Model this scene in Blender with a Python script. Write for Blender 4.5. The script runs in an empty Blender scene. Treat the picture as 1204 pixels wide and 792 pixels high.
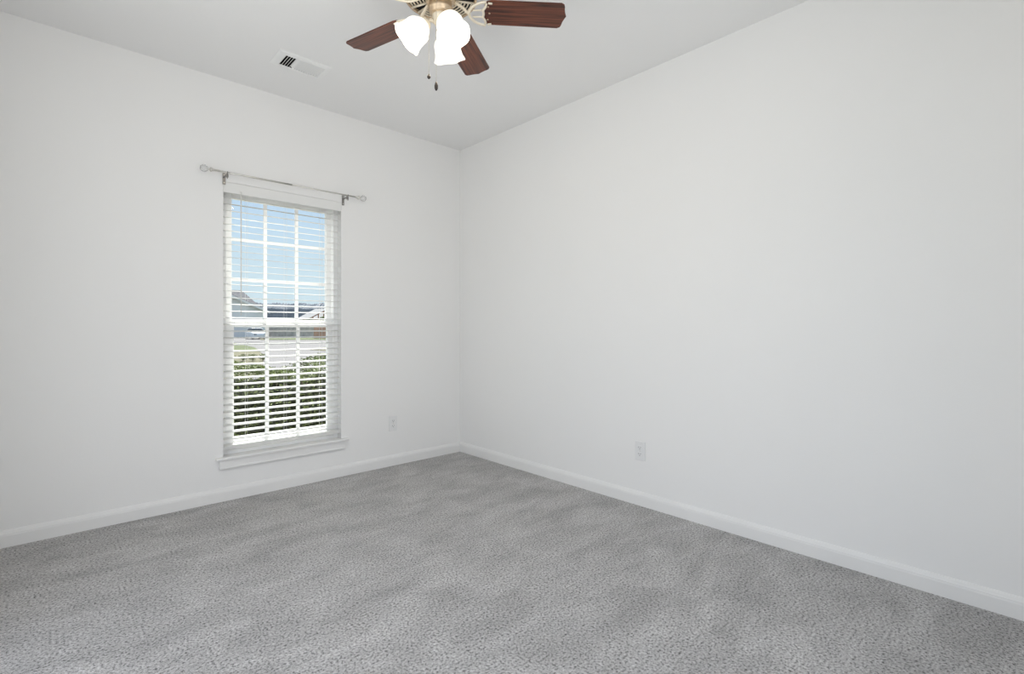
import bpy, bmesh, math, random
from mathutils import Vector, Matrix
random.seed(7)
C = bpy.context.scene.collection
R = math.radians

# ------------------------------------------------------------------ camera
# origin = floor corner between the window wall (y=0) and the right wall (x=0)
F_PX, CX, CY = 583.6, 602.0, 385.5
CAM = Vector((-2.743, -3.636, 1.122)); YAW = R(47.0)
FW = Vector((math.cos(YAW), math.sin(YAW), 0)); RT = Vector((math.sin(YAW), -math.cos(YAW), 0))
cd = bpy.data.cameras.new('camera'); cam = bpy.data.objects.new('camera', cd); C.objects.link(cam)
cam.location = CAM; cam.rotation_euler = (R(90), 0, YAW - R(90))
cd.sensor_width = 36; cd.lens = 36 * F_PX / 1204; cd.shift_y = (CY - 396.0) / 1204
cd.clip_start = 0.02; cd.clip_end = 2000
bpy.context.scene.camera = cam

# ------------------------------------------------------------------ exposure, sky, sun, fill lights
sc = bpy.context.scene
sc.view_settings.view_transform = 'Standard'; sc.view_settings.look = 'None'
sc.view_settings.gamma = 1; sc.view_settings.use_curve_mapping = False
sc.view_settings.exposure = 0.0

w = bpy.data.worlds.new('sky'); sc.world = w; w.use_nodes = True
nt = w.node_tree; nt.nodes.clear()
out = nt.nodes.new('ShaderNodeOutputWorld'); bg = nt.nodes.new('ShaderNodeBackground')
tc = nt.nodes.new('ShaderNodeTexCoord'); sx = nt.nodes.new('ShaderNodeSeparateXYZ')
rp = nt.nodes.new('ShaderNodeValToRGB')
e = rp.color_ramp.elements
e[0].position = 0.0; e[0].color = (0.57, 0.67, 0.73, 1)
e[1].position = 0.55; e[1].color = (0.50, 0.63, 0.85, 1)
m = rp.color_ramp.elements.new(0.10); m.color = (0.54, 0.66, 0.74, 1)
m = rp.color_ramp.elements.new(0.24); m.color = (0.45, 0.59, 0.76, 1)
nt.links.new(tc.outputs['Generated'], sx.inputs[0]); nt.links.new(sx.outputs['Z'], rp.inputs[0])
nt.links.new(rp.outputs[0], bg.inputs[0]); nt.links.new(bg.outputs[0], out.inputs[0])
bg.inputs[1].default_value = 1.22

def light(name, kind, loc, energy, color=(1, 1, 1), **kw):
    d = bpy.data.lights.new(name, kind); d.energy = energy; d.color = color
    for k, v in kw.items(): setattr(d, k, v)
    o = bpy.data.objects.new(name, d); o.location = loc; C.objects.link(o); return o

sun = light('sun', 'SUN', (0, 0, 10), 11, (1, 0.96, 0.88), angle=R(1))
sun.rotation_euler = Vector((-0.22, -0.62, -0.75)).to_track_quat('-Z', 'Y').to_euler()
# added fill light, unseen, at an opening made for it in the left wall
fl = light('fill_left', 'AREA', (-3.30, -2.45, 1.15), 26, (1.0, 0.945, 0.885), shape='RECTANGLE', size=2.5, size_y=2.3)
fl.rotation_euler = Vector((1, 0, .12)).to_track_quat('-Z', 'Z').to_euler()
# second added fill, out of view, shining in through the rear doorway
fr = light('fill_rear', 'AREA', (-1.95, -5.0, 1.20), 24, (1.0, 0.945, 0.885), shape='RECTANGLE', size=1.5, size_y=1.9)
fr.rotation_euler = Vector((-.1, 1, .35)).to_track_quat('-Z', 'Z').to_euler()

# ------------------------------------------------------------------ materials
def mat(name, col, rough=0.6, metal=0.0, noise=None, bump=None, spec=0.5, emit=None, trans=0.0, ior=1.45, coat=0):
    """noise=(scale, amount) mottles the colour; bump=(scale, strength, distance)"""
    m = bpy.data.materials.new(name); m.use_nodes = True
    t = m.node_tree; b = t.nodes['Principled BSDF']
    b.inputs['Base Color'].default_value = (*col, 1); b.inputs['Roughness'].default_value = rough
    b.inputs['Metallic'].default_value = metal; b.inputs['Specular IOR Level'].default_value = spec
    b.inputs['Transmission Weight'].default_value = trans; b.inputs['IOR'].default_value = ior
    b.inputs['Coat Weight'].default_value = coat
    co = t.nodes.new('ShaderNodeTexCoord')
    if noise:
        n = t.nodes.new('ShaderNodeTexNoise'); n.inputs['Scale'].default_value = noise[0]; n.inputs['Detail'].default_value = 4
        r = t.nodes.new('ShaderNodeValToRGB'); a = noise[1]
        r.color_ramp.elements[0].position = .3; r.color_ramp.elements[1].position = .7
        r.color_ramp.elements[0].color = (*[c * (1 - a) for c in col], 1)
        r.color_ramp.elements[1].color = (*[min(1, c * (1 + a)) for c in col], 1)
        t.links.new(co.outputs['Object'], n.inputs['Vector']); t.links.new(n.outputs['Fac'], r.inputs[0])
        t.links.new(r.outputs[0], b.inputs['Base Color'])
    if bump:
        n = t.nodes.new('ShaderNodeTexNoise'); n.inputs['Scale'].default_value = bump[0]; n.inputs['Detail'].default_value = 3
        bp = t.nodes.new('ShaderNodeBump'); bp.inputs['Strength'].default_value = bump[1]; bp.inputs['Distance'].default_value = bump[2]
        t.links.new(co.outputs['Object'], n.inputs['Vector']); t.links.new(n.outputs['Fac'], bp.inputs['Height'])
        t.links.new(bp.outputs[0], b.inputs['Normal'])
    if emit:
        b.inputs['Emission Color'].default_value = (*emit[0], 1); b.inputs['Emission Strength'].default_value = emit[1]
    return m

M = {}
M['wall'] = mat('wall_paint', (0.86, 0.855, 0.847), 0.7, noise=(1.5, 0.006), bump=(90, 0.12, 0.002), spec=0.25)
M['ceiling'] = mat('ceiling_paint', (0.885, 0.88, 0.875), 0.85, bump=(60, 0.15, 0.002), spec=0.2)
M['trim'] = mat('trim_paint', (0.83, 0.825, 0.815), 0.45, noise=(3, 0.01))
M['vinyl'] = mat('window_vinyl', (0.93, 0.93, 0.93), 0.4, noise=(4, 0.01))
M['slat'] = mat('blind_slat', (0.90, 0.90, 0.895), 0.45, noise=(5, 0.01))
M['valance'] = mat('blind_valance', (0.80, 0.80, 0.79), 0.45, noise=(5, 0.01))
M['cord'] = mat('cord', (0.80, 0.80, 0.78), 0.8, noise=(60, 0.05))
M['plastic'] = mat('outlet_plastic', (0.80, 0.80, 0.80), 0.3, noise=(10, 0.01))
M['dark'] = mat('dark_slot', (0.02, 0.02, 0.02), 0.8, noise=(20, 0.2))
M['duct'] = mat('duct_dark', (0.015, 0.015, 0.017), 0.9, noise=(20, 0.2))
M['vent'] = mat('vent_enamel', (0.90, 0.90, 0.89), 0.4, noise=(10, 0.01))
M['nickel'] = mat('brushed_nickel', (0.66, 0.645, 0.61), 0.32, 1.0, noise=(40, 0.05))
M['pewter'] = mat('dark_pewter', (0.30, 0.29, 0.28), 0.4, 0.9, noise=(40, 0.05))
M['brass'] = mat('champagne_brass', (0.66, 0.52, 0.37), 0.42, 0.8, noise=(30, 0.05))
M['cream'] = mat('cream_metal', (0.86, 0.78, 0.64), 0.35, 0.2, noise=(30, 0.03))
M['fob'] = mat('pull_fob_wood', (0.03, 0.02, 0.015), 0.4, noise=(80, 0.3))
M['chain'] = mat('bead_chain', (0.55, 0.50, 0.42), 0.4, 1.0, noise=(200, 0.1))
M['crystal'] = mat('crystal', (0.80, 0.80, 0.80), 0.02, trans=1.0, ior=1.5, noise=(20, 0.02))
M['siding'] = mat('pale_siding', (0.88, 0.87, 0.85), 0.7, noise=(0.7, 0.05))
M['siding2'] = mat('tan_brick', (0.42, 0.27, 0.20), 0.8, noise=(3, 0.2))
M['roof'] = mat('grey_shingle', (0.20, 0.19, 0.195), 0.9, noise=(3, 0.22))
M['roof2'] = mat('pale_roof', (0.30, 0.295, 0.30), 0.85, noise=(3, 0.06))
M['white'] = mat('white_trim', (0.90, 0.89, 0.87), 0.6, noise=(2, 0.02))
M['garage'] = mat('garage_door', (0.84, 0.82, 0.80), 0.6, noise=(1, 0.03))
M['darkglass'] = mat('dark_glass', (0.05, 0.055, 0.06), 0.1, noise=(2, 0.2))
M['timber'] = mat('raw_timber', (0.36, 0.20, 0.12), 0.8, noise=(4, 0.25))
M['fence'] = mat('weathered_fence', (0.58, 0.52, 0.48), 0.85, noise=(1.6, 0.22))
M['fence2'] = mat('cedar_fence', (0.62, 0.38, 0.28), 0.85, noise=(1.6, 0.2))
M['road'] = mat('concrete_road', (0.145, 0.137, 0.14), 0.9, noise=(0.6, 0.05))
M['grass'] = mat('lawn_grass', (0.075, 0.095, 0.033), 0.95, noise=(0.5, 0.25))
M['drygrass'] = mat('dry_grass', (0.12, 0.11, 0.062), 0.95, noise=(0.8, 0.25))
M['mulch'] = mat('mulch_soil', (0.06, 0.05, 0.045), 0.95, noise=(5, 0.3))
M['car'] = mat('car_paint', (0.75, 0.76, 0.78), 0.2, noise=(1, 0.02), coat=0.5)
M['tyre'] = mat('tyre_rubber', (0.03, 0.03, 0.03), 0.8, noise=(5, 0.2))
M['bark'] = mat('bark', (0.16, 0.12, 0.09), 0.9, noise=(10, 0.3))
M['leaf'] = mat('hedge_leaf', (0.14, 0.175, 0.05), 0.5, noise=(7, 0.55))
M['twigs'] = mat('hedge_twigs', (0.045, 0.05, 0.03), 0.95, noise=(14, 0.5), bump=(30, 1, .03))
M['olive'] = mat('olive_leaf', (0.25, 0.28, 0.15), 0.8, noise=(2, 0.35))
M['pine'] = mat('distant_pine', (0.21, 0.225, 0.25), 0.95, noise=(0.15, 0.15))

def slat_mat():
    m = M['slat']; t = m.node_tree; b = t.nodes['Principled BSDF']; o = t.nodes['Material Output']
    tl = t.nodes.new('ShaderNodeBsdfTranslucent'); tl.inputs[0].default_value = (.95, .95, .93, 1)
    mx = t.nodes.new('ShaderNodeMixShader'); mx.inputs[0].default_value = .42
    t.links.new(b.outputs[0], mx.inputs[1]); t.links.new(tl.outputs[0], mx.inputs[2]); t.links.new(mx.outputs[0], o.inputs[0])
slat_mat()

def wood_mat():
    m = bpy.data.materials.new('rosewood_blade'); m.use_nodes = True; t = m.node_tree; b = t.nodes['Principled BSDF']
    co = t.nodes.new('ShaderNodeTexCoord'); mp = t.nodes.new('ShaderNodeMapping'); mp.inputs['Scale'].default_value = (2.5, 55, 55)
    n = t.nodes.new('ShaderNodeTexNoise'); n.inputs['Scale'].default_value = 1.6; n.inputs['Detail'].default_value = 6; n.inputs['Distortion'].default_value = .6
    r = t.nodes.new('ShaderNodeValToRGB'); el = r.color_ramp.elements
    el[0].position = .32; el[0].color = (0.032, 0.011, 0.007, 1); el[1].position = .70; el[1].color = (0.205, 0.060, 0.030, 1)
    t.links.new(co.outputs['Object'], mp.inputs[0]); t.links.new(mp.outputs[0], n.inputs['Vector'])
    t.links.new(n.outputs['Fac'], r.inputs[0]); t.links.new(r.outputs[0], b.inputs['Base Color'])
    b.inputs['Roughness'].default_value = .38; return m
M['blade'] = wood_mat()

def shade_mat():
    m = bpy.data.materials.new('frosted_glass_lit'); m.use_nodes = True; t = m.node_tree; b = t.nodes['Principled BSDF']
    b.inputs['Base Color'].default_value = (.95, .92, .86, 1); b.inputs['Roughness'].default_value = .35
    n = t.nodes.new('ShaderNodeTexNoise'); n.inputs['Scale'].default_value = 25
    r = t.nodes.new('ShaderNodeValToRGB'); r.color_ramp.elements[0].color = (1, .93, .80, 1); r.color_ramp.elements[1].color = (1, .96, .88, 1)
    t.links.new(n.outputs['Fac'], r.inputs[0]); t.links.new(r.outputs[0], b.inputs['Emission Color'])
    b.inputs['Emission Strength'].default_value = .8
    return m
M['shade'] = shade_mat()
M['bulb'] = mat('bulb_lit', (1, 1, 1), .3, emit=((1, .93, .82), 6.0), noise=(5, .01))

def glass_mat():
    m = bpy.data.materials.new('window_glass'); m.use_nodes = True; t = m.node_tree; t.nodes.clear()
    o = t.nodes.new('ShaderNodeOutputMaterial'); mx = t.nodes.new('ShaderNodeMixShader')
    tr = t.nodes.new('ShaderNodeBsdfTransparent'); gl = t.nodes.new('ShaderNodeBsdfGlossy'); gl.inputs['Roughness'].default_value = 0.01
    tr.inputs[0].default_value = (.97, .985, .98, 1)
    mx.inputs[0].default_value = .005
    t.links.new(tr.outputs[0], mx.inputs[1]); t.links.new(gl.outputs[0], mx.inputs[2])
    t.links.new(mx.outputs[0], o.inputs[0]); return m
M['glass'] = glass_mat()

def carpet_mat():
    m = bpy.data.materials.new('grey_cut_pile_carpet'); m.use_nodes = True; t = m.node_tree; b = t.nodes['Principled BSDF']
    b.inputs['Roughness'].default_value = 1; b.inputs['Specular IOR Level'].default_value = .05
    L = t.links.new; N = t.nodes.new
    co = N('ShaderNodeTexCoord')
    # tuft speckle
    n1 = N('ShaderNodeTexNoise'); n1.inputs['Scale'].default_value = 110; n1.inputs['Detail'].default_value = 5; n1.inputs['Roughness'].default_value = .72
    L(co.outputs['Object'], n1.inputs['Vector'])
    r1 = N('ShaderNodeValToRGB'); el = r1.color_ramp.elements
    el[0].position = .35; el[0].color = (.07, .067, .065, 1); el[1].position = .66; el[1].color = (.74, .73, .72, 1)
    k = el.new(.47); k.color = (.46, .45, .443, 1)
    L(n1.outputs['Fac'], r1.inputs[0])
    # nap direction sheen painted as lighter and darker colour (vacuum strokes and footprints)
    mp = N('ShaderNodeMapping'); mp.inputs['Rotation'].default_value = (0, 0, R(28)); mp.inputs['Scale'].default_value = (1.3, 2.6, 1)
    L(co.outputs['Object'], mp.inputs[0])
    n2 = N('ShaderNodeTexNoise'); n2.inputs['Scale'].default_value = 2.4; n2.inputs['Detail'].default_value = 6; n2.inputs['Roughness'].default_value = .62; n2.inputs['Distortion'].default_value = .5
    L(mp.outputs[0], n2.inputs['Vector'])
    r2 = N('ShaderNodeMapRange'); r2.inputs['From Min'].default_value = .33; r2.inputs['From Max'].default_value = .67
    r2.inputs['To Min'].default_value = .84; r2.inputs['To Max'].default_value = 1.15
    L(n2.outputs['Fac'], r2.inputs['Value'])
    vm = N('ShaderNodeVectorMath'); vm.operation = 'SCALE'; L(r1.outputs[0], vm.inputs[0]); L(r2.outputs[0], vm.inputs['Scale'])
    L(vm.outputs[0], b.inputs['Base Color'])
    bp = N('ShaderNodeBump'); bp.inputs['Strength'].default_value = .8; bp.inputs['Distance'].default_value = .008
    L(n1.outputs['Fac'], bp.inputs['Height']); L(bp.outputs[0], b.inputs['Normal'])
    return m
M['carpet'] = carpet_mat()

# ------------------------------------------------------------------ helpers
def box(bm, x0, x1, y0, y1, z0, z1, mtx=None, mi=0):
    vs = [bm.verts.new((x, y, z)) for x in (x0, x1) for y in (y0, y1) for z in (z0, z1)]
    if mtx:
        for v in vs: v.co = mtx @ v.co
    for f in ((0, 1, 3, 2), (4, 6, 7, 5), (0, 4, 5, 1), (2, 3, 7, 6), (0, 2, 6, 4), (1, 5, 7, 3)):
        bm.faces.new([vs[i] for i in f]).material_index = mi
    return vs

def lathe(bm, prof, seg=32, mtx=None, mi=0, cap=True, wave=None):
    """prof: list of (r, z). wave(r_index, angle) -> (dr, dz)"""
    rings = []
    for i, (r, z) in enumerate(prof):
        ring = []
        for s in range(seg):
            a = 2 * math.pi * s / seg; dr, dz = wave(i, a) if wave else (0, 0)
            v = Vector(((r + dr) * math.cos(a), (r + dr) * math.sin(a), z + dz))
            ring.append(bm.verts.new(mtx @ v if mtx else v))
        rings.append(ring)
    for a, b in zip(rings, rings[1:]):
        for s in range(seg):
            f = bm.faces.new((a[s], a[(s + 1) % seg], b[(s + 1) % seg], b[s])); f.smooth = True; f.material_index = mi
    if cap:
        for g in (rings[0], rings[-1]):
            f = bm.faces.new(g); f.material_index = mi
    return rings

def tube(bm, pts, r, seg=8, mi=0, closed=False, flat=1.0):
    pts = [Vector(p) for p in pts]; n = len(pts); rings = []
    for i, p in enumerate(pts):
        a = pts[(i - 1) % n] if (closed or i > 0) else p; b = pts[(i + 1) % n] if (closed or i < n - 1) else p
        d = (b - a).normalized(); up = Vector((0, 0, 1)) if abs(d.z) < .95 else Vector((1, 0, 0))
        s = d.cross(up).normalized(); u = s.cross(d).normalized()
        rings.append([bm.verts.new(p + (s * math.cos(t) + u * math.sin(t) * flat) * r) for t in [2 * math.pi * k / seg for k in range(seg)]])
    pr = list(zip(rings, rings[1:])) + ([(rings[-1], rings[0])] if closed else [])
    for a, b in pr:
        for s in range(seg):
            f = bm.faces.new((a[s], a[(s + 1) % seg], b[(s + 1) % seg], b[s])); f.smooth = True; f.material_index = mi
    if not closed:
        bm.faces.new(rings[0]).material_index = mi; bm.faces.new(rings[-1]).material_index = mi

def prism(bm, poly, y0, y1, mtx=None, mi=0):
    """poly in xz, extruded along y"""
    a = [bm.verts.new((x, y0, z)) for x, z in poly]; b = [bm.verts.new((x, y1, z)) for x, z in poly]
    if mtx:
        for v in a + b: v.co = mtx @ v.co
    n = len(poly); bm.faces.new(a).material_index = mi; bm.faces.new(b[::-1]).material_index = mi
    for i in range(n): bm.faces.new((a[i], a[(i + 1) % n], b[(i + 1) % n], b[i])).material_index = mi

def ball(bm, c, r, mi=0, sub=2, scale=(1, 1, 1), smooth=True):
    q = bmesh.ops.create_icosphere(bm, subdivisions=sub, radius=r)
    for v in q['verts']:
        v.co = Vector((v.co.x * scale[0], v.co.y * scale[1], v.co.z * scale[2])) + Vector(c)
        for f in v.link_faces: f.smooth = smooth; f.material_index = mi

def obj(name, bm, mats, parent=None, bevel=0, seg=2):
    bmesh.ops.recalc_face_normals(bm, faces=bm.faces[:])
    me = bpy.data.meshes.new(name); bm.to_mesh(me); bm.free()
    for k in (mats if isinstance(mats, (list, tuple)) else [mats]): me.materials.append(k)
    o = bpy.data.objects.new(name, me); C.objects.link(o)
    if parent: o.parent = parent
    if bevel:
        md = o.modifiers.new('bevel', 'BEVEL'); md.width = bevel; md.segments = seg; md.limit_method = 'ANGLE'; md.angle_limit = R(40)
    return o

def tag(o, label, cat, group=None, kind=None):
    o['label'] = label; o['category'] = cat
    if group: o['group'] = group
    if kind: o['kind'] = kind
    return o

def struct(o, label=None):
    o['kind'] = 'structure'
    if label: o['label'] = label
    return o

def thing(name, label, cat, loc=(0, 0, 0), rz=0, group=None):
    o = bpy.data.objects.new(name, None); C.objects.link(o); o.location = loc; o.rotation_euler = (0, 0, rz)
    o.empty_display_size = .1
    return tag(o, label, cat, group)

def copy_tree(o, parent=None):
    c = o.copy(); C.objects.link(c)
    if parent: c.parent = parent
    for ch in [q for q in bpy.data.objects if q.parent == o]: copy_tree(ch, c)
    return c

# ------------------------------------------------------------------ room shell
H = 2.74; XL = -3.10; YF = -4.00; T = 0.16
WX0, WX1, WZ0, WZ1 = -1.916, -1.122, 0.268, 2.076   # window opening

bm = bmesh.new(); box(bm, XL - T, T, YF - T, T, -0.12, 0.0)
struct(obj('floor', bm, M['carpet']), 'mottled grey cut-pile carpet floor')
bm = bmesh.new()
VX0, VX1, VY0, VY1 = -1.722, -1.482, -0.582, -0.440     # hole for the register
x0, x1, y0, y1 = XL - T, T, YF - T, T
box(bm, x0, VX0, y0, y1, H, H + .15); box(bm, VX1, x1, y0, y1, H, H + .15)
box(bm, VX0, VX1, y0, VY0, H, H + .15); box(bm, VX0, VX1, VY1, y1, H, H + .15)
struct(obj('ceiling', bm, M['ceiling']), 'plain white ceiling')
bm = bmesh.new()
box(bm, XL - T, WX0, 0, T, 0, H); box(bm, WX1, T, 0, T, 0, H)
box(bm, WX0, WX1, 0, T, 0, WZ0); box(bm, WX0, WX1, 0, T, WZ1, H)
struct(obj('wall_back', bm, M['wall']), 'white painted wall holding the window')
bm = bmesh.new(); box(bm, 0, T, YF - T, 0, 0, H)
struct(obj('wall_right', bm, M['wall']), 'long blank white wall on the right')
bm = bmesh.new()
box(bm, XL - T, XL, YF - T, -3.75, 0, H); box(bm, XL - T, XL, -1.15, 0, 0, H)
box(bm, XL - T, XL, -3.75, -1.15, 0, .06); box(bm, XL - T, XL, -3.75, -1.15, 2.38, H)  # unseen opening, added to let the left fill light in
struct(obj('wall_left', bm, M['wall']))
bm = bmesh.new()
box(bm, XL, -2.75, YF - T, YF, 0, H); box(bm, -1.15, 0, YF - T, YF, 0, H); box(bm, -2.75, -1.15, YF - T, YF, 2.4, H)  # doorway gap added so the rear fill light reaches the room
struct(obj('wall_front', bm, M['wall']))

def baseboard(name, a, b, inward):
    """profile swept straight from a to b; inward = direction into the room"""
    a, b, n = Vector((*a, 0)), Vector((*b, 0)), Vector((*inward, 0))
    prof = [(0, 0), (.015, 0), (.015, .058), (.0135, .064), (.0135, .068), (.011, .072), (.0085, .079), (.004, .085), (0, .086)]
    bm = bmesh.new(); A = [bm.verts.new(a + n * p + Vector((0, 0, q))) for p, q in prof]; B = [bm.verts.new(b + n * p + Vector((0, 0, q))) for p, q in prof]
    k = len(prof)
    for i in range(k): bm.faces.new((A[i], A[(i + 1) % k], B[(i + 1) % k], B[i]))
    bm.faces.new(A); bm.faces.new(B[::-1])
    return struct(obj(name, bm, M['trim']))
baseboard('baseboard_back', (XL, 0), (0, 0), (0, -1))
baseboard('baseboard_right', (0, 0), (0, YF), (-1, 0))
baseboard('baseboard_left', (XL, 0), (XL, YF), (1, 0))

# ------------------------------------------------------------------ window
win = bpy.data.objects.new('window_1', None); C.objects.link(win); struct(win, 'white single-hung window with a nine-light upper sash')
bm = bmesh.new()   # vinyl main frame
FY0, FY1 = .065, .150
box(bm, WX0, WX0 + .034, FY0, FY1, WZ0, WZ1); box(bm, WX1 - .034, WX1, FY0, FY1, WZ0, WZ1)
box(bm, WX0 + .034, WX1 - .034, FY0, FY1, WZ1 - .034, WZ1); box(bm, WX0 + .034, WX1 - .034, FY0, FY1, WZ0, WZ0 + .04)
obj('window_frame', bm, M['vinyl'], win, .003)
def sash(name, y, x0, x1, z0, z1, ow, top, bot, cols, rows):
    """x0..z1 = glass opening"""
    bm = bmesh.new(); d = .016
    box(bm, x0 - ow, x0, y - d, y + d, z0 - bot, z1 + top); box(bm, x1, x1 + ow, y - d, y + d, z0 - bot, z1 + top)
    box(bm, x0, x1, y - d, y + d, z1, z1 + top); box(bm, x0, x1, y - d, y + d, z0 - bot, z0)
    s = obj(name, bm, M['vinyl'], win, .003)
    bm = bmesh.new()
    for i in range(1, cols):
        x = x0 + (x1 - x0) * i / cols; box(bm, x - .011, x + .011, y - .007, y + .007, z0, z1)
    for i in range(1, rows):
        z = z0 + (z1 - z0) * i / rows; box(bm, x0, x1, y - .0065, y + .0065, z - .011, z + .011)
    obj('muntin_grid', bm, M['vinyl'], s)
    bm = bmesh.new(); box(bm, x0 - .005, x1 + .005, y + .009, y + .012, z0 - .005, z1 + .005)
    obj('glass_pane', bm, M['glass'], s)
sash('upper_sash', .125, -1.840, -1.195, 1.180, 1.998, .042, .044, .040, 3, 3)
sash('lower_sash', .088, -1.836, -1.200, .368, 1.128, .046, .044, .060, 3, 1)
bm = bmesh.new()   # stool
box(bm, -1.962, -1.076, -.034, 0, WZ0, WZ0 + .018); box(bm, WX0, WX1, 0, .065, WZ0, WZ0 + .018)
obj('window_sill', bm, M['trim'], win, .005, 3)
bm = bmesh.new(); box(bm, -1.940, -1.098, -.016, 0, .208, WZ0)
box(bm, -1.940, -1.098, -.019, 0, .208, .222)
obj('sill_apron', bm, M['trim'], win, .003)

# ------------------------------------------------------------------ blind
bl = thing('window_blind', 'white horizontal slat blind, lowered with slats open inside the window recess', 'window blind', (-1.519, .032, WZ1))
BX = .3955; TILT = R(7)
bm = bmesh.new(); box(bm, -BX, BX, -.020, .028, -.046, -.004)
obj('headrail', bm, M['slat'], bl, .002)
bm = bmesh.new()
prism(bm, [(-.030, -.066), (-.030, -.003), (-.0265, 0), (-.0225, 0), (-.0225, -.070), (-.0265, -.070)], -.3955, .3955, Matrix.Rotation(R(90), 4, 'Z') @ Matrix.Scale(-1, 4, (0, 1, 0)))
va = obj('valance', bm, M['valance'], bl)
NS = 38; z_top = -.092; z_bot = .350 - WZ1; step = (z_top - z_bot) / (NS - 1)
bm = bmesh.new()
rows = []
for i in range(7):
    u = -.025 + .05 * i / 6; h = .0016 * (1 - (u / .025) ** 2); rows.append((u, h))
pr = [(u, h + .00135) for u, h in rows] + [(u, h - .00135) for u, h in rows[::-1]]
mt = Matrix.Rotation(TILT, 4, 'X')
A = [bm.verts.new(mt @ Vector((-BX + .003, u, h))) for u, h in pr]; B = [bm.verts.new(mt @ Vector((BX - .003, u, h))) for u, h in pr]
k = len(pr)
for i in range(k): bm.faces.new((A[i], A[(i + 1) % k], B[(i + 1) % k], B[i]))
bm.faces.new(A); bm.faces.new(B[::-1])
s0 = obj('slat', bm, M['slat'], bl); s0.location.z = z_top
for i in range(1, NS):
    s = s0.copy(); C.objects.link(s); s.location.z = z_top - step * i
bm = bmesh.new(); box(bm, -BX + .002, BX - .002, -.025, .025, -.010, .009)
br = obj('bottom_rail', bm, M['slat'], bl, .003); br.location.z = .336 - WZ1
for x in (-.252, 0, .252):
    bm = bmesh.new(); box(bm, x - .011, x + .011, -.012, .012, -.015, -.009); obj('cord_plug', bm, M['plastic'], br, .002)
for x in (-.252, 0, .252):
    bm = bmesh.new()
    for y in (-.0262, .0262): tube(bm, [(x, y, -.05), (x, y, .345 - WZ1)], .0008, 5)
    for i in range(NS):
        z = z_top - step * i - .004
        tube(bm, [(x, -.0262, z - .0032), (x, .0262, z + .0032)], .0006, 4)
    obj('ladder_cord', bm, M['cord'], bl)
bm = bmesh.new(); tube(bm, [(-.293, -.036, -.052), (-.293, -.037, -.40), (-.293, -.038, 1.205 - WZ1)], .0036, 8)
tube(bm, [(-.293, -.024, -.050), (-.293, -.036, -.050)], .003, 6)
obj('tilt_wand', bm, M['cord'], bl)

# ------------------------------------------------------------------ curtain rod
RZ, RY = 2.114, -.080
cr = thing('curtain_rod', 'slim brushed nickel curtain rod with crystal ball finials above the window', 'curtain rod', (-1.512, RY, RZ))
XA, XB = -.528, .528
bm = bmesh.new(); tube(bm, [(XA + .045, 0, 0), (0.0, 0, 0)], .0062, 12); tube(bm, [(-.01, 0, 0), (XB - .045, 0, 0)], .0050, 12)
obj('rod', bm, M['nickel'], cr)
for s, x in ((-1, XA), (1, XB)):
    mx = Matrix.Translation((x, 0, 0)) @ Matrix.Rotation(R(90) * -s, 4, 'Y')
    bm = bmesh.new()   # local +z points inwards along the rod
    lathe(bm, [(.006, .030), (.012, .032), (.0145, .036), (.0145, .040), (.009, .045), (.0068, .052), (.0068, .062)], 20, mx)
    lathe(bm, [(.005, .018), (.0075, .022), (.005, .028), (.006, .032)], 16, mx)
    f = obj('finial', bm, M['nickel'], cr)
    bm = bmesh.new(); ball(bm, (x, 0, 0), .0235, sub=2, smooth=False); obj('crystal_ball', bm, M['crystal'], f)
for x in (-.400, .402):
    bm = bmesh.new()
    box(bm, x - .009, x + .009, .0765, .0795, -.060, .014)                       # plate on the wall
    box(bm, x - .004, x + .004, .008, .078, -.016, -.009)                        # arm
    tube(bm, [(x, .010 * math.cos(a), -.001 + .0105 * math.sin(a)) for a in [R(150 + 12 * i) for i in range(21)]], .003, 6)
    box(bm, x - .006, x + .006, -.006, .008, -.030, -.010)                       # cradle under the rod
    tube(bm, [(x, -.004, -.014), (x, -.012, -.030), (x, -.004, -.040)], .0028, 6)
    b = obj('bracket', bm, M['pewter'], cr, .0008)
    for z in (-.048, .004):
        bm = bmesh.new(); lathe(bm, [(.004, .0755), (.0035, .0765)], 12, Matrix.Translation((x, 0, z)) @ Matrix.Rotation(R(-90), 4, 'X'))
        obj('screw', bm, M['nickel'], b)

# ------------------------------------------------------------------ outlets
def outlet(label, loc, rz):
    t = thing('wall_outlet', label, 'outlet', loc, rz, 'duplex wall outlets')     # local -y faces the room
    bm = bmesh.new(); box(bm, -.0375, .0375, -.0065, 0, -.0600, .0600); obj('cover_plate', bm, M['plastic'], t, .003, 3)
    for z in (-.0205, .0205):
        bm = bmesh.new()
        pts = [(-.0170, -.008), (-.0170, .008), (-.0095, .0142), (.0095, .0142), (.0170, .008), (.0170, -.008), (.0095, -.0142), (-.0095, -.0142)]
        prism(bm, [(a, b + z) for a, b in pts], -.0092, -.0060)
        r = obj('receptacle', bm, M['plastic'], t, .001)
        bm = bmesh.new(); box(bm, -.0078, -.0056, -.0096, -.0090, z - .001, z + .0075); obj('slot', bm, M['dark'], r)
        bm = bmesh.new(); box(bm, .0056, .0076, -.0096, -.0090, z, z + .0068); obj('slot', bm, M['dark'], r)
        bm = bmesh.new(); lathe(bm, [(.0025, .0090), (.0025, .0096)], 12, Matrix.Translation((0, 0, z - .0075)) @ Matrix.Rotation(R(90), 4, 'X'))
        obj('ground_hole', bm, M['dark'], r)
    bm = bmesh.new(); lathe(bm, [(.0035, .0060), (.0035, .0072), (.002, .0078)], 12, Matrix.Rotation(R(90), 4, 'X')); obj('screw', bm, M['nickel'], t)
    return t
outlet('white duplex outlet low on the window wall near the corner', (-.686, 0, .343), 0)
outlet('white duplex outlet low on the long right-hand wall', (0, -1.889, .344), R(-90))

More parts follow.
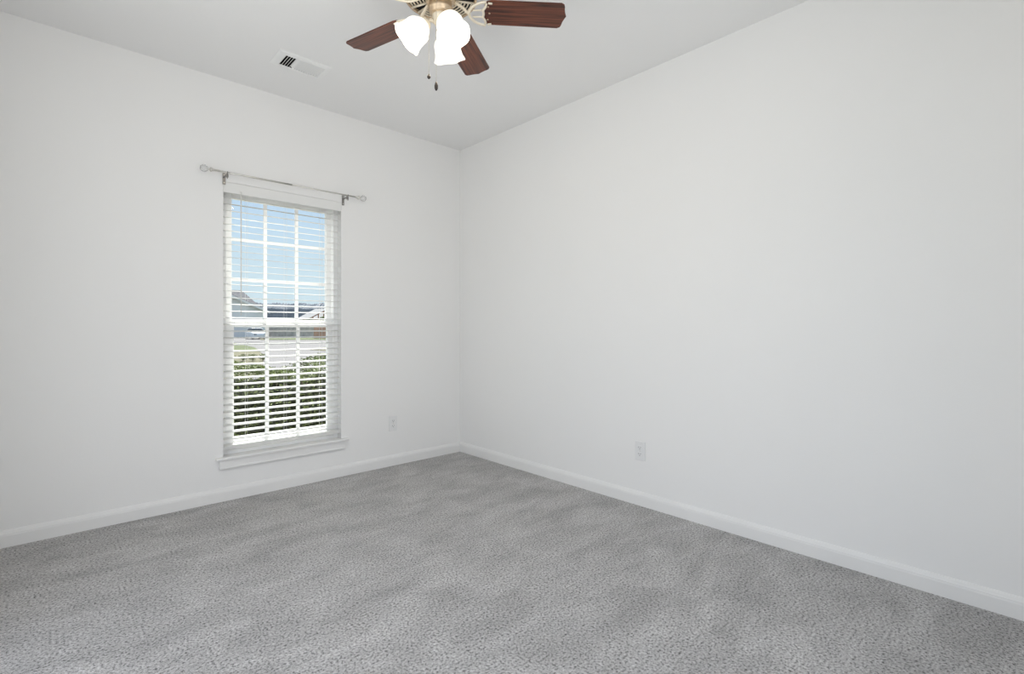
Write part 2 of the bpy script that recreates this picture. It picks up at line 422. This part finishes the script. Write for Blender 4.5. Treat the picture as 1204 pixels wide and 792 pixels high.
# ------------------------------------------------------------------ ceiling register
vt = thing('ceiling_vent', 'white rectangular louvred air register set in the ceiling', 'air vent', (-1.606, -.516, H))
bm = bmesh.new()
ox0, ox1, oy0, oy1 = -.158, .154, -.104, .096; ix0, ix1, iy0, iy1 = -.114, .122, -.064, .072
for z, (a0, a1, b0, b1) in ((0, (ox0, ox1, oy0, oy1)),): pass
O = [(ox0, oy0), (ox1, oy0), (ox1, oy1), (ox0, oy1)]; S = [(ox0 + .014, oy0 + .014), (ox1 - .014, oy0 + .014), (ox1 - .014, oy1 - .014), (ox0 + .014, oy1 - .014)]
I = [(ix0, iy0), (ix1, iy0), (ix1, iy1), (ix0, iy1)]
rings = [[bm.verts.new((x, y, z)) for x, y in P] for P, z in ((O, -.0002), (O, -.003), (S, -.0075), (I, -.0075), (I, -.002))]
for a, b in zip(rings, rings[1:]):
    for i in range(4): bm.faces.new((a[i], a[(i + 1) % 4], b[(i + 1) % 4], b[i]))
obj('vent_frame', bm, M['vent'], vt)
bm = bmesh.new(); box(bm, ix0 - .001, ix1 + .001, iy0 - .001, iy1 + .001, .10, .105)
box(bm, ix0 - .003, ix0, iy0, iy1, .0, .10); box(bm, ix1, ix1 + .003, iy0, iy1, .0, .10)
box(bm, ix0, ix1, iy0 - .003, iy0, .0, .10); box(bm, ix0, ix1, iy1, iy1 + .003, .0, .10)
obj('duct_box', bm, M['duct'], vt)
n = 16; sl = {}
for i in range(n):
    x = ix0 + (ix1 - ix0) * (i + .5) / n
    ang = R(40) if i < 5 else R(-52)
    key = i < 5
    if key not in sl:
        bm = bmesh.new(); box(bm, -.0007, .0007, iy0, iy1, *((-.007, .007) if key else (-.0115, .0115)), Matrix.Rotation(ang, 4, 'Y'))
        s = obj('slat', bm, M['vent'], vt); sl[key] = s
    else:
        s = sl[key].copy(); C.objects.link(s)
    s.location = (x, 0, .001)
for x, y in ((ox0 + .022, -.004), (ox1 - .018, -.004)):
    bm = bmesh.new(); ball(bm, (x, y, -.0075), .004, sub=1, scale=(1, 1, .4)); obj('screw', bm, M['vent'], vt)
bm = bmesh.new(); box(bm, ix1 - .012, ix1 - .008, .03, .034, -.022, 0); obj('damper_lever', bm, M['vent'], vt)

# ------------------------------------------------------------------ ceiling fan
FX, FY_, FZ = -1.504, -1.853, 2.497          # FZ: plane of the blades
fan = thing('ceiling_fan', 'champagne ceiling fan with five dark wood blades and lit glass bell shades', 'ceiling fan', (FX, FY_, H))
def zr(z): return z - H
# canopy against the ceiling + motor housing
bm = bmesh.new(); lathe(bm, [(.075, 0), (.078, -.012), (.072, -.030), (.060, -.040), (.060, -.060)], 40)
obj('canopy', bm, M['brass'], fan)
bm = bmesh.new()
zb = zr(2.545)
lathe(bm, [(.055, -.050), (.105, -.055), (.135, -.070), (.155, -.095), (.159, -.130), (.159, zb + .012), (.157, zb + .003), (.153, zb - .002), (.148, zb), (.146, zb + .006), (.146, zb + .020), (.058, zb + .012)], 64)
mo = obj('motor_housing', bm, M['brass'], fan)
bm = bmesh.new()                                     # dark interior behind the louvres
lathe(bm, [(.060, zb + .012), (.146, zb + .014)], 64, cap=False); obj('vent_recess', bm, M['dark'], mo)
# radial groups of curved louvres on the underside
bm = bmesh.new()
for g in range(5):
    a0 = R(72 * g + 33.3 + 36)
    for r in (.078, .093, .108, .123, .137):
        pts = [(r * math.cos(a0 + R(t)), r * math.sin(a0 + R(t)), zb + .003) for t in range(-24, 25, 6)]
        tube(bm, pts, .0036, 6)
    for t in (-28, 28):
        a = a0 + R(t); tube(bm, [(.060 * math.cos(a), .060 * math.sin(a), zb + .002), (.148 * math.cos(a), .148 * math.sin(a), zb + .002)], .0050, 6)
obj('vent_louvre', bm, M['cream'], mo)
bm = bmesh.new()                                     # flywheel ring the irons bolt to
lathe(bm, [(.040, zb + .012), (.062, zb + .008), (.066, zb - .006), (.060, zb - .016), (.040, zb - .018)], 48)
obj('hub', bm, M['brass'], fan)
# switch housing under the hub
bm = bmesh.new()
z1 = zr(2.535)
lathe(bm, [(.045, z1), (.050, z1 - .004), (.051, z1 - .030), (.053, z1 - .036), (.050, z1 - .042), (.046, z1 - .046), (.046, z1 - .052), (.030, z1 - .060)], 48)
sw = obj('switch_housing', bm, M['brass'], fan)
for k in range(3):
    bm = bmesh.new(); a = R(80 + 120 * k); ball(bm, (.0515 * math.cos(a), .0515 * math.sin(a), z1 - .018), .0035, sub=1)
    obj('screw', bm, M['nickel'], sw)
bm = bmesh.new()
z2 = z1 - .060
lathe(bm, [(.030, z2 + .004), (.034, z2 - .002), (.034, z2 - .010), (.030, z2 - .016), (.030, z2 - .034), (.022, z2 - .040), (.010, z2 - .044), (.001, z2 - .046)], 40)
kit = obj('light_kit', bm, M['cream'], fan)

# blades + irons
PITCH = R(-9.5); BW = .0690; RI, RO = .190, .540
def blade_outline():
    w = BW; pts = []
    # root (scooped), sides, tip with a soft ogee point
    pts += [(RI, -w * .60), (RI + .012, -w * .90), (RI + .03, -w * .97)]
    pts += [(RO - .020, -w), (RO - .008, -w * .90)]
    for i in range(1, 12):
        t = -1 + 2 * i / 12; u = abs(t)
        pts.append((RO - .006 + .016 * (1 - u) ** .8 - .004 * math.sin(u * math.pi) , w * t * .9))
    pts += [(RO - .008, w * .90), (RO - .020, w)]
    pts += [(RI + .03, w * .97), (RI + .012, w * .90), (RI, w * .60)]
    return pts
for k in range(5):
    th = R(33.3 + 72 * k); hold = bpy.data.objects
    rotz = Matrix.Rotation(th, 4, 'Z'); base = Matrix.Translation((0, 0, zr(FZ))) @ rotz @ Matrix.Rotation(PITCH, 4, 'X')
    bm = bmesh.new(); P = blade_outline()
    A = [bm.verts.new((x, y, .003)) for x, y in P]; B = [bm.verts.new((x, y, -.003)) for x, y in P]; n = len(P)
    bm.faces.new(A); bm.faces.new(B[::-1])
    for i in range(n): bm.faces.new((A[i], A[(i + 1) % n], B[(i + 1) % n], B[i]))
    b = obj('blade', bm, M['blade'], fan, .0015); b.matrix_local = base
    # iron: arm from the hub, crescent with a scalloped inner bar
    bm = bmesh.new(); z = -.008
    tube(bm, [(.050, 0, .044), (.075, 0, .034), (.100, 0, .014), (.112, 0, .000), (.124, 0, z)], .0085, 8, flat=.7)
    crescent = [(.124 + .092 * (1 - math.cos(R(a))), .066 * math.sin(R(a)), z) for a in range(-78, 79, 6)]
    tube(bm, crescent, .0062, 8, flat=.7)
    sc_ = []
    for i in range(25):
        y = -.056 + .112 * i / 24; sc_.append((.187 + .006 * abs(math.sin(math.pi * (y + .056) / .0373)) - .016 * (1 - (y / .056) ** 2) + .010, y, z))
    tube(bm, sc_, .005, 8, flat=.7)
    for y in (-.019, .019): tube(bm, [(.130 + .010 * (abs(y) / .02), y * .9, z), (.184, y, z)], .0042, 6, flat=.7)
    for y in (-.060, .060): tube(bm, [(.205, y * .98, z), (.222, y * .93, z + .001)], .0055, 6, flat=.6)
    ir = obj('blade_iron', bm, M['cream'], fan); ir.matrix_local = base
    for x, y in ((.205, -.035), (.205, .035), (.212, 0)):
        bm = bmesh.new(); ball(bm, (x, y, -.0042), .0048, sub=1, scale=(1, 1, .5)); obj('screw', bm, M['brass'], ir)

# shades
shade_prof = [(.024, 0), (.027, -.006), (.040, -.018), (.053, -.034), (.058, -.050), (.0585, -.066), (.060, -.082), (.064, -.098), (.070, -.110), (.072, -.114)]
def flute(i, a):
    if i < 5: return (0, 0)
    k = (i - 4) / 5
    return (.0010 * k * math.cos(6 * a), -.0015 * k * math.cos(6 * a))
for az, tilt in ((146, 46), (37, 40), (-97, 28)):
    a = R(az); d = Vector((math.cos(a), math.sin(a), 0))
    zk = z2 - .030
    bm = bmesh.new()
    neck = d * .062 + Vector((0, 0, zk - .008))
    tube(bm, [d * .026 + Vector((0, 0, zk)), d * .040 + Vector((0, 0, zk + .006)), d * .053 + Vector((0, 0, zk + .003)), neck], .0085, 10)
    axis = (d * math.sin(R(tilt)) - Vector((0, 0, math.cos(R(tilt))))).normalized()
    q = axis.to_track_quat('-Z', 'Y').to_matrix().to_4x4()
    mx = Matrix.Translation(neck) @ q
    lathe(bm, [(.010, .012), (.022, .008), (.027, .002), (.029, -.010), (.0265, -.014)], 28, mx)
    arm = obj('lamp_arm', bm, M['cream'], fan)
    bm = bmesh.new(); inner = [(r - .003, z) for r, z in shade_prof[::-1]]
    lathe(bm, shade_prof + inner, 72, None, cap=False, wave=lambda i, a: flute(i if i < 10 else 19 - i, a))
    s = obj('lamp_shade', bm, M['shade'], fan); s.matrix_local = mx
    bm = bmesh.new(); lathe(bm, [(.002, -.092), (.014, -.088), (.022, -.076), (.024, -.064), (.020, -.048), (.013, -.034), (.012, -.010)], 24)
    b_ = obj('bulb', bm, M['bulb'], s)
    p = light('bulb_light', 'POINT', (0, 0, -.112), 2.1, (1, .88, .72), shadow_soft_size=.045)
    p.parent = s
# pull chains
vr = Vector((RT.x, RT.y, 0))
for off, dep, z_end, rr, ln in ((-.047, -.02, 2.207, .0075, .016), (-.009, -.06, 2.154, .0075, .032)):
    p0 = vr * off + Vector((FW.x, FW.y, 0)) * dep; zs = z1 - .030
    bm = bmesh.new(); tube(bm, [(p0.x, p0.y, zs), (p0.x, p0.y, zr(z_end))], .0009, 6)
    q0 = p0.normalized() * .048
    tube(bm, [(q0.x, q0.y, zs), (p0.x, p0.y, zs)], .0018, 6)
    c = obj('pull_chain', bm, M['chain'], fan)
    bm = bmesh.new()
    lathe(bm, [(.002, .004), (rr * .6, 0), (rr, -ln * .4), (rr * .95, -ln * .75), (rr * .5, -ln), (.001, -ln - .002)], 16, Matrix.Translation((p0.x, p0.y, zr(z_end))))
    obj('pull_fob', bm, M['fob'], c)

# ------------------------------------------------------------------ outside
GZ = -.35
def at(px, dep, z=GZ):
    v = CAM + (FW + RT * ((px - CX) / F_PX)) * dep; return Vector((v.x, v.y, z))
def flat(name, pts, z, m, th=.04):
    bm = bmesh.new(); A = [bm.verts.new((p.x, p.y, z)) for p in pts]; B = [bm.verts.new((p.x, p.y, z - th)) for p in pts]; n = len(pts)
    bm.faces.new(A); bm.faces.new(B[::-1])
    for i in range(n): bm.faces.new((A[i], A[(i + 1) % n], B[(i + 1) % n], B[i]))
    return struct(obj(name, bm, m))
flat('ground', [Vector((-300, .3, 0)), Vector((300, .3, 0)), Vector((500, 500, 0)), Vector((-300, 500, 0))], GZ - .06, M['drygrass'], .3)
flat('road', [at(120, 14.5), at(560, 14.0), at(520, 62), at(180, 62)], GZ - .02, M['road'])
flat('lawn_patch', [at(180, 34), at(305, 31.0), at(313, 26), at(296, 14), at(150, 14)], GZ, M['drygrass'])
flat('lawn', [at(180, 60), at(270, 52), at(299, 38), at(306, 31.0), at(180, 33)], GZ + .01, M['grass'])
flat('verge', [at(364, 33.8), at(430, 29), at(430, 34), at(383, 38)], GZ, M['drygrass'])
flat('fence_verge', [at(312, 63), at(460, 60), at(460, 78), at(312, 78)], GZ, M['grass'])
flat('garden_bed', [Vector((-4, .25, 0)), Vector((5, .25, 0)), Vector((5, 2.6, 0)), Vector((-4, 2.6, 0))], GZ + .02, M['mulch'], .1)

def local(px, dep, rz_extra=0):
    """thing frame standing at px/dep whose -y side faces the window"""
    p = at(px, dep); v = (p - CAM); return p, math.atan2(v.y, v.x) - R(90) + rz_extra

# hedge right outside the window
hg = thing('hedge', 'leafy green hedge growing right outside the window', 'hedge', (-.6, 1.60, GZ))
bm = bmesh.new()
for i in range(34000):
    x = random.uniform(-2.1, 2.4); t = random.random()
    top = 1.13 + .05 * math.sin(3.1 * x) + .04 * math.sin(7.7 * x + 1)
    # shell-biased point in a rounded box, y -.55...55
    if random.random() < .5: y, z = random.uniform(-.55, .55), top - abs(random.gauss(0, .05))
    else: y, z = (-.55 + abs(random.gauss(0, .08)) if random.random() < .75 else random.uniform(-.5, .5)), random.uniform(.10, top)
    e_ = max(0, (z - (top - .16)) / .16); y *= 1 - .18 * e_ * e_
    L_ = random.uniform(.020, .038); W_ = L_ * .5
    rot = Matrix.Translation((x, y, z)) @ Matrix.Rotation(random.uniform(0, 6.28), 4, 'Z') @ Matrix.Rotation(random.gauss(0, .6), 4, 'X') @ Matrix.Rotation(random.gauss(0, .5), 4, 'Y')
    P = [(-L_ / 2, 0, 0), (-L_ * .1, W_ / 2, .003), (L_ / 2, 0, -.002), (-L_ * .1, -W_ / 2, .003)]
    bm.faces.new([bm.verts.new(rot @ Vector(p)) for p in P])
fo = obj('foliage', bm, M['leaf'], hg); fo['kind'] = 'stuff'
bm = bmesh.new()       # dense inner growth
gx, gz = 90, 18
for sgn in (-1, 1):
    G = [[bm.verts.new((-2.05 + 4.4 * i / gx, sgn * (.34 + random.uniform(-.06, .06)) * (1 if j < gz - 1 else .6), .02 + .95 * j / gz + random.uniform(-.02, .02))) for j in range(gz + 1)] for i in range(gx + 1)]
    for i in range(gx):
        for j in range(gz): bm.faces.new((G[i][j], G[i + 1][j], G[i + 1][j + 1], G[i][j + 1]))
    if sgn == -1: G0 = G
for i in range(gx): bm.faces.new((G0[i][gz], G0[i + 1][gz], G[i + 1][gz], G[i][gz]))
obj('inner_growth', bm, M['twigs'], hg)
bm = bmesh.new()
for i in range(60):
    x = -2.0 + 4.3 * i / 59 + random.uniform(-.03, .03); y = random.uniform(-.25, .25)
    for j in range(3): tube(bm, [(x, y, .05), (x + random.uniform(-.06, .06), y + random.uniform(-.1, .1), .45), (x + random.uniform(-.15, .15), y + random.uniform(-.3, .3), .95)], .006, 5)
obj('stems', bm, M['bark'], hg)

def leafy(name, label, cat, p, w_, h_, n, m, trunk=True, group=None, leaf=.12):
    t = thing(name, label, cat, p, 0, group)
    bm = bmesh.new()
    for i in range(n):
        v = Vector((random.gauss(0, 1), random.gauss(0, 1), random.gauss(0, 1))).normalized() * (random.random() ** .35)
        c = Vector((v.x * w_ / 2 * (1 + .2 * math.sin(5 * v.z)), v.y * w_ / 2, h_ * .55 + v.z * h_ * .45)); l = leaf * random.uniform(.6, 1.3)
        rot = Matrix.Translation(c) @ Matrix.Rotation(random.uniform(0, 6.28), 4, 'Z') @ Matrix.Rotation(random.uniform(-1.2, 1.2), 4, 'X')
        bm.faces.new([bm.verts.new(rot @ Vector(q)) for q in ((-l / 2, 0, 0), (0, l / 3, 0), (l / 2, 0, 0), (0, -l / 3, 0))])
    obj('foliage', bm, m, t)
    bm = bmesh.new(); tube(bm, [(0, 0, 0), (.02 * w_, 0, h_ * .3), (0, .03 * w_, h_ * .7)], w_ * .03, 6)
    for a in range(4): tube(bm, [(0, 0, h_ * .2), (w_ * .3 * math.cos(a * 1.6), w_ * .3 * math.sin(a * 1.6), h_ * .7)], w_ * .015, 5)
    obj('trunk', bm, M['bark'], t)
    return t
for px, d, w_, h_, lab in ((272, 22.0, .34, .30, 'small grey-green shrub at the near lawn edge, far left'), (286, 22.2, .36, .32, 'small grey-green shrub at the near lawn edge, left'),
                      (297, 22.0, .40, .36, 'dark shrub at the near lawn edge beside the road'), (309, 22.3, .36, .34, 'dark shrub at the near lawn edge, last before the road')):
    leafy('garden_shrub', lab, 'shrub', at(px, d), w_, h_, 260, M['leaf'], group='shrubs along the lawn edge', leaf=.06)

# house across the street, gable towards us
p, rz = local(281, 75, R(6))
hs = thing('house', 'pale sided house with dark grey hip roof across the street', 'house', p, rz)
bm = bmesh.new()
prism(bm, [(-7.0, 0), (3.6, 0), (3.6, 4.1), (-1.9, 6.6), (-7.0, 4.1)], 0, 8)
obj('wall', bm, M['siding'], hs)
bm = bmesh.new()       # main roof: hip running across, behind the gable
zr0, zr1 = 4.0, 7.65
V = [bm.verts.new(v) for v in ((-14, 2, zr0), (4.1, 2, zr0), (4.1, 12, zr0), (-14, 12, zr0), (-10, 7, zr1), (1.1, 7, zr1))]
for f in ((0, 1, 5, 4), (1, 2, 5), (2, 3, 4, 5), (3, 0, 4), (0, 3, 2, 1)): bm.faces.new([V[i] for i in f])
prism(bm, [(-7.6, 3.85), (-1.9, 6.70), (4.2, 3.85), (4.2, 4.05), (-1.9, 6.95), (-7.6, 4.05)], -.4, 6)
obj('roof', bm, M['roof'], hs)
bm = bmesh.new()       # main body
box(bm, -13.4, 3.5, 2.5, 11.5, 0, 4.05); obj('side_wall', bm, M['siding'], hs)
bm = bmesh.new()       # rake boards
prism(bm, [(-7.6, 3.70), (-1.9, 6.50), (4.2, 3.70), (4.2, 4.02), (-1.9, 6.86), (-7.6, 4.02)], -.55, -.40)
obj('rake_trim', bm, M['white'], hs)
for x in (3.45, -7.05):
    bm = bmesh.new(); box(bm, x, x + .2, -.04, .1, 0, 4.1); obj('corner_board', bm, M['white'], hs)
bm = bmesh.new(); box(bm, -3.6, 2.3, -.08, .05, 0, 2.55); box(bm, -3.8, 2.5, -.05, .05, 0, 2.75)
gd = obj('garage_door', bm, M['garage'], hs)
for x in (-2.7, -.9, .9):
    bm = bmesh.new(); box(bm, x + .1, x + 1.0, -.12, -.06, 1.75, 2.25); obj('window', bm, M['darkglass'], gd)
# driveway apron
flat('driveway', [at(262, 74.5), at(304, 74.5), at(309, 52), at(272, 52)], GZ + .01, M['road'])
for px, d, w_, h_, lab in ((302, 73, 1.0, 1.0, 'low dark shrub by the corner of the pale house'), (310, 72, .75, .8, 'smaller dark shrub right of the pale house corner')):
    leafy('corner_shrub', lab, 'shrub', at(px, d), w_, h_, 300, M['leaf'], group='shrubs by the pale house', leaf=.22)

# white car parked by the house
p, rz = local(301, 66, R(14))
ca = thing('car', 'small white car parked in front of the pale house', 'car', p, rz)
bm = bmesh.new()
W = .88
def loft(bm, secs):
    rg = [[bm.verts.new(v) for v in s] for s in secs]
    for a, b in zip(rg, rg[1:]):
        for i in range(len(a)): bm.faces.new((a[i], a[(i + 1) % len(a)], b[(i + 1) % len(a)], b[i]))
    bm.faces.new(rg[0]); bm.faces.new(rg[-1][::-1])
secs = []
for y, zt, ww in ((-2.1, .68, .74), (-1.95, .82, .84), (-1.1, .95, W), (-.9, .98, W), (1.2, 1.0, W), (1.9, .98, .86), (2.1, .8, .78)):
    secs.append([(-ww, y, .28), (ww, y, .28), (ww, y, zt - .12), (ww * .93, y, zt), (-ww * .93, y, zt), (-ww, y, zt - .12)])
loft(bm, secs)
obj('body', bm, M['car'], ca, .04)
bm = bmesh.new()
loft(bm, [[(-.80, -1.0, .97), (.80, -1.0, .97), (.62, -.35, 1.40), (-.62, -.35, 1.40)], [(-.80, 1.7, .97), (.80, 1.7, .97), (.62, 1.1, 1.42), (-.62, 1.1, 1.42)]])
obj('windows', bm, M['darkglass'], ca)
bm = bmesh.new(); box(bm, -.63, .63, -.38, 1.12, 1.39, 1.47); obj('car_roof', bm, M['car'], ca, .03)
for x in (-.82, .62):
    for y in (-1.35, 1.35):
        bm = bmesh.new(); lathe(bm, [(.14, 0), (.30, 0), (.32, .03), (.32, .17), (.30, .2), (.14, .2)], 20, Matrix.Translation((x, y, .32)) @ Matrix.Rotation(R(90), 4, 'Y')); obj('wheel', bm, M['tyre'], ca)
for x in (-.6, .6):
    bm = bmesh.new(); box(bm, x - .16, x + .16, -2.10, -1.95, .58, .70); obj('headlight', bm, M['darkglass'], ca)

# fences
def fence(name, label, pa, pb, h, m, cat='fence'):
    L_ = (pb - pa).length; t = thing(name, label, cat, pa, math.atan2((pb - pa).y, (pb - pa).x))
    bm = bmesh.new(); x = 0
    while x < L_:
        hh = h + random.uniform(-.03, .03); prism(bm, [(x, .05), (x + .13, .05), (x + .13, hh - .05), (x + .10, hh), (x + .03, hh), (x, hh - .05)], -.01, .01); x += .142
    obj('picket_panel', bm, m, t)
    bm = bmesh.new()
    for z in (.35, h * .5, h - .3): box(bm, 0, L_, .012, .05, z, z + .09)
    obj('rail', bm, m, t)
    for i in range(int(L_ // 2.4) + 1):
        bm = bmesh.new(); box(bm, i * 2.4, i * 2.4 + .1, .05, .15, 0, h); obj('post', bm, m, t)
fence('wooden_fence', 'weathered grey wooden privacy fence beyond the road', at(313, 78), at(369, 76), 1.75, M['fence'])
fence('wooden_fence', 'reddish brown wooden privacy fence at the right, beyond the road', at(369, 70), at(440, 66), 1.65, M['fence2'])

# low white building behind the fence
p, rz = local(334, 120, R(-8))
bd = thing('low_building', 'long low pale building behind the grey fence', 'building', p, rz)
bm = bmesh.new(); box(bm, -9, 9, 0, 6, 0, 3.0); obj('wall', bm, M['siding'], bd)
bm = bmesh.new(); prism(bm, [(-.5, 2.9), (3, 3.7), (6.5, 2.9)], -9.5, 9.5, Matrix.Rotation(R(-90), 4, 'Z') @ Matrix.Scale(-1, 4, (1, 0, 0))); obj('roof', bm, M['roof2'], bd)
for x in (-6.5, -3, .8, 4.4):
    bm = bmesh.new(); box(bm, x, x + 1.6, -.06, .05, 1.0, 2.2); obj('window', bm, M['darkglass'], bd)

# house at the right with pale roof and bare timber gable
p, rz = local(378, 92, R(-6))
h2 = thing('house', 'house with pale roof and bare timber gable, seen at the right of the window', 'house', p, rz)
bm = bmesh.new(); box(bm, -3.2, 9, 0, 7, 0, 3.3); obj('wall', bm, M['siding2'], h2)
bm = bmesh.new()
V = [bm.verts.new(v) for v in ((-4.4, -.5, 3.1), (9.6, -.5, 3.1), (9.6, 7.5, 3.1), (-4.4, 7.5, 3.1), (-1.4, 3.5, 5.2), (7, 3.5, 5.2))]
for f in ((0, 1, 5, 4), (1, 2, 5), (2, 3, 4, 5), (3, 0, 4), (0, 3, 2, 1)): bm.faces.new([V[i] for i in f])
obj('roof', bm, M['roof2'], h2)
bm = bmesh.new()
prism(bm, [(-1.2, 3.1), (3.0, 5.4), (7.2, 3.1), (6.9, 3.1), (3.0, 5.2), (-.9, 3.1)], -1.2, -.9); prism(bm, [(-1.2, 3.0), (7.2, 3.0), (7.2, 3.2), (-1.2, 3.2)], -1.2, -.9)
for i in range(1, 9):
    x = -1.2 + 8.4 * i / 9; zt = 3.1 + 2.2 * (1 - abs(x - 3.0) / 4.2); prism(bm, [(x - .09, 3.1), (x + .09, 3.1), (x + .09, zt), (x - .09, zt)], -1.15, -.95)
for x in (-1.0, 3.0, 7.0): prism(bm, [(x - .12, 0), (x + .12, 0), (x + .12, 3.1), (x - .12, 3.1)], -1.2, -.9)
bmesh.ops.translate(bm, verts=bm.verts[:], vec=(-1.1, 0, 0))
obj('timber_gable', bm, M['timber'], h2)
for px, w_, h_, lab in ((364, 1.8, 3.2, 'olive green bushy tree in front of the timber gable house, left one'), (380, 1.9, 3.4, 'olive green bushy tree in front of the timber gable house, right one')):
    leafy('bushy_tree', lab, 'tree', at(px, 84), w_, h_, 1500, M['olive'], group='olive trees by the timber gable house', leaf=.45)

# far wooded ridge
bm = bmesh.new(); a, b = at(200, 240), at(600, 230)
N_ = 500; d_ = (b - a); prev = None; nrm = Vector((-d_.y, d_.x, 0)).normalized()
for i in range(N_ + 1):
    t = i / N_; p = a + d_ * t; h_ = 14.2 - 1.6 * t + .25 * math.sin(t * 90) + random.uniform(-.3, .3)
    cur = [bm.verts.new(p + Vector((0, 0, 0))), bm.verts.new(p + nrm * 4 + Vector((0, 0, h_ * .8))), bm.verts.new(p + nrm * 9 + Vector((0, 0, h_))), bm.verts.new(p + nrm * 30)]
    if prev:
        for q in range(3): bm.faces.new((prev[q], cur[q], cur[q + 1], prev[q + 1]))
    prev = cur
tag(obj('tree_line', bm, M['pine']), 'dark blue-grey wooded ridge on the horizon', 'trees', kind='stuff')
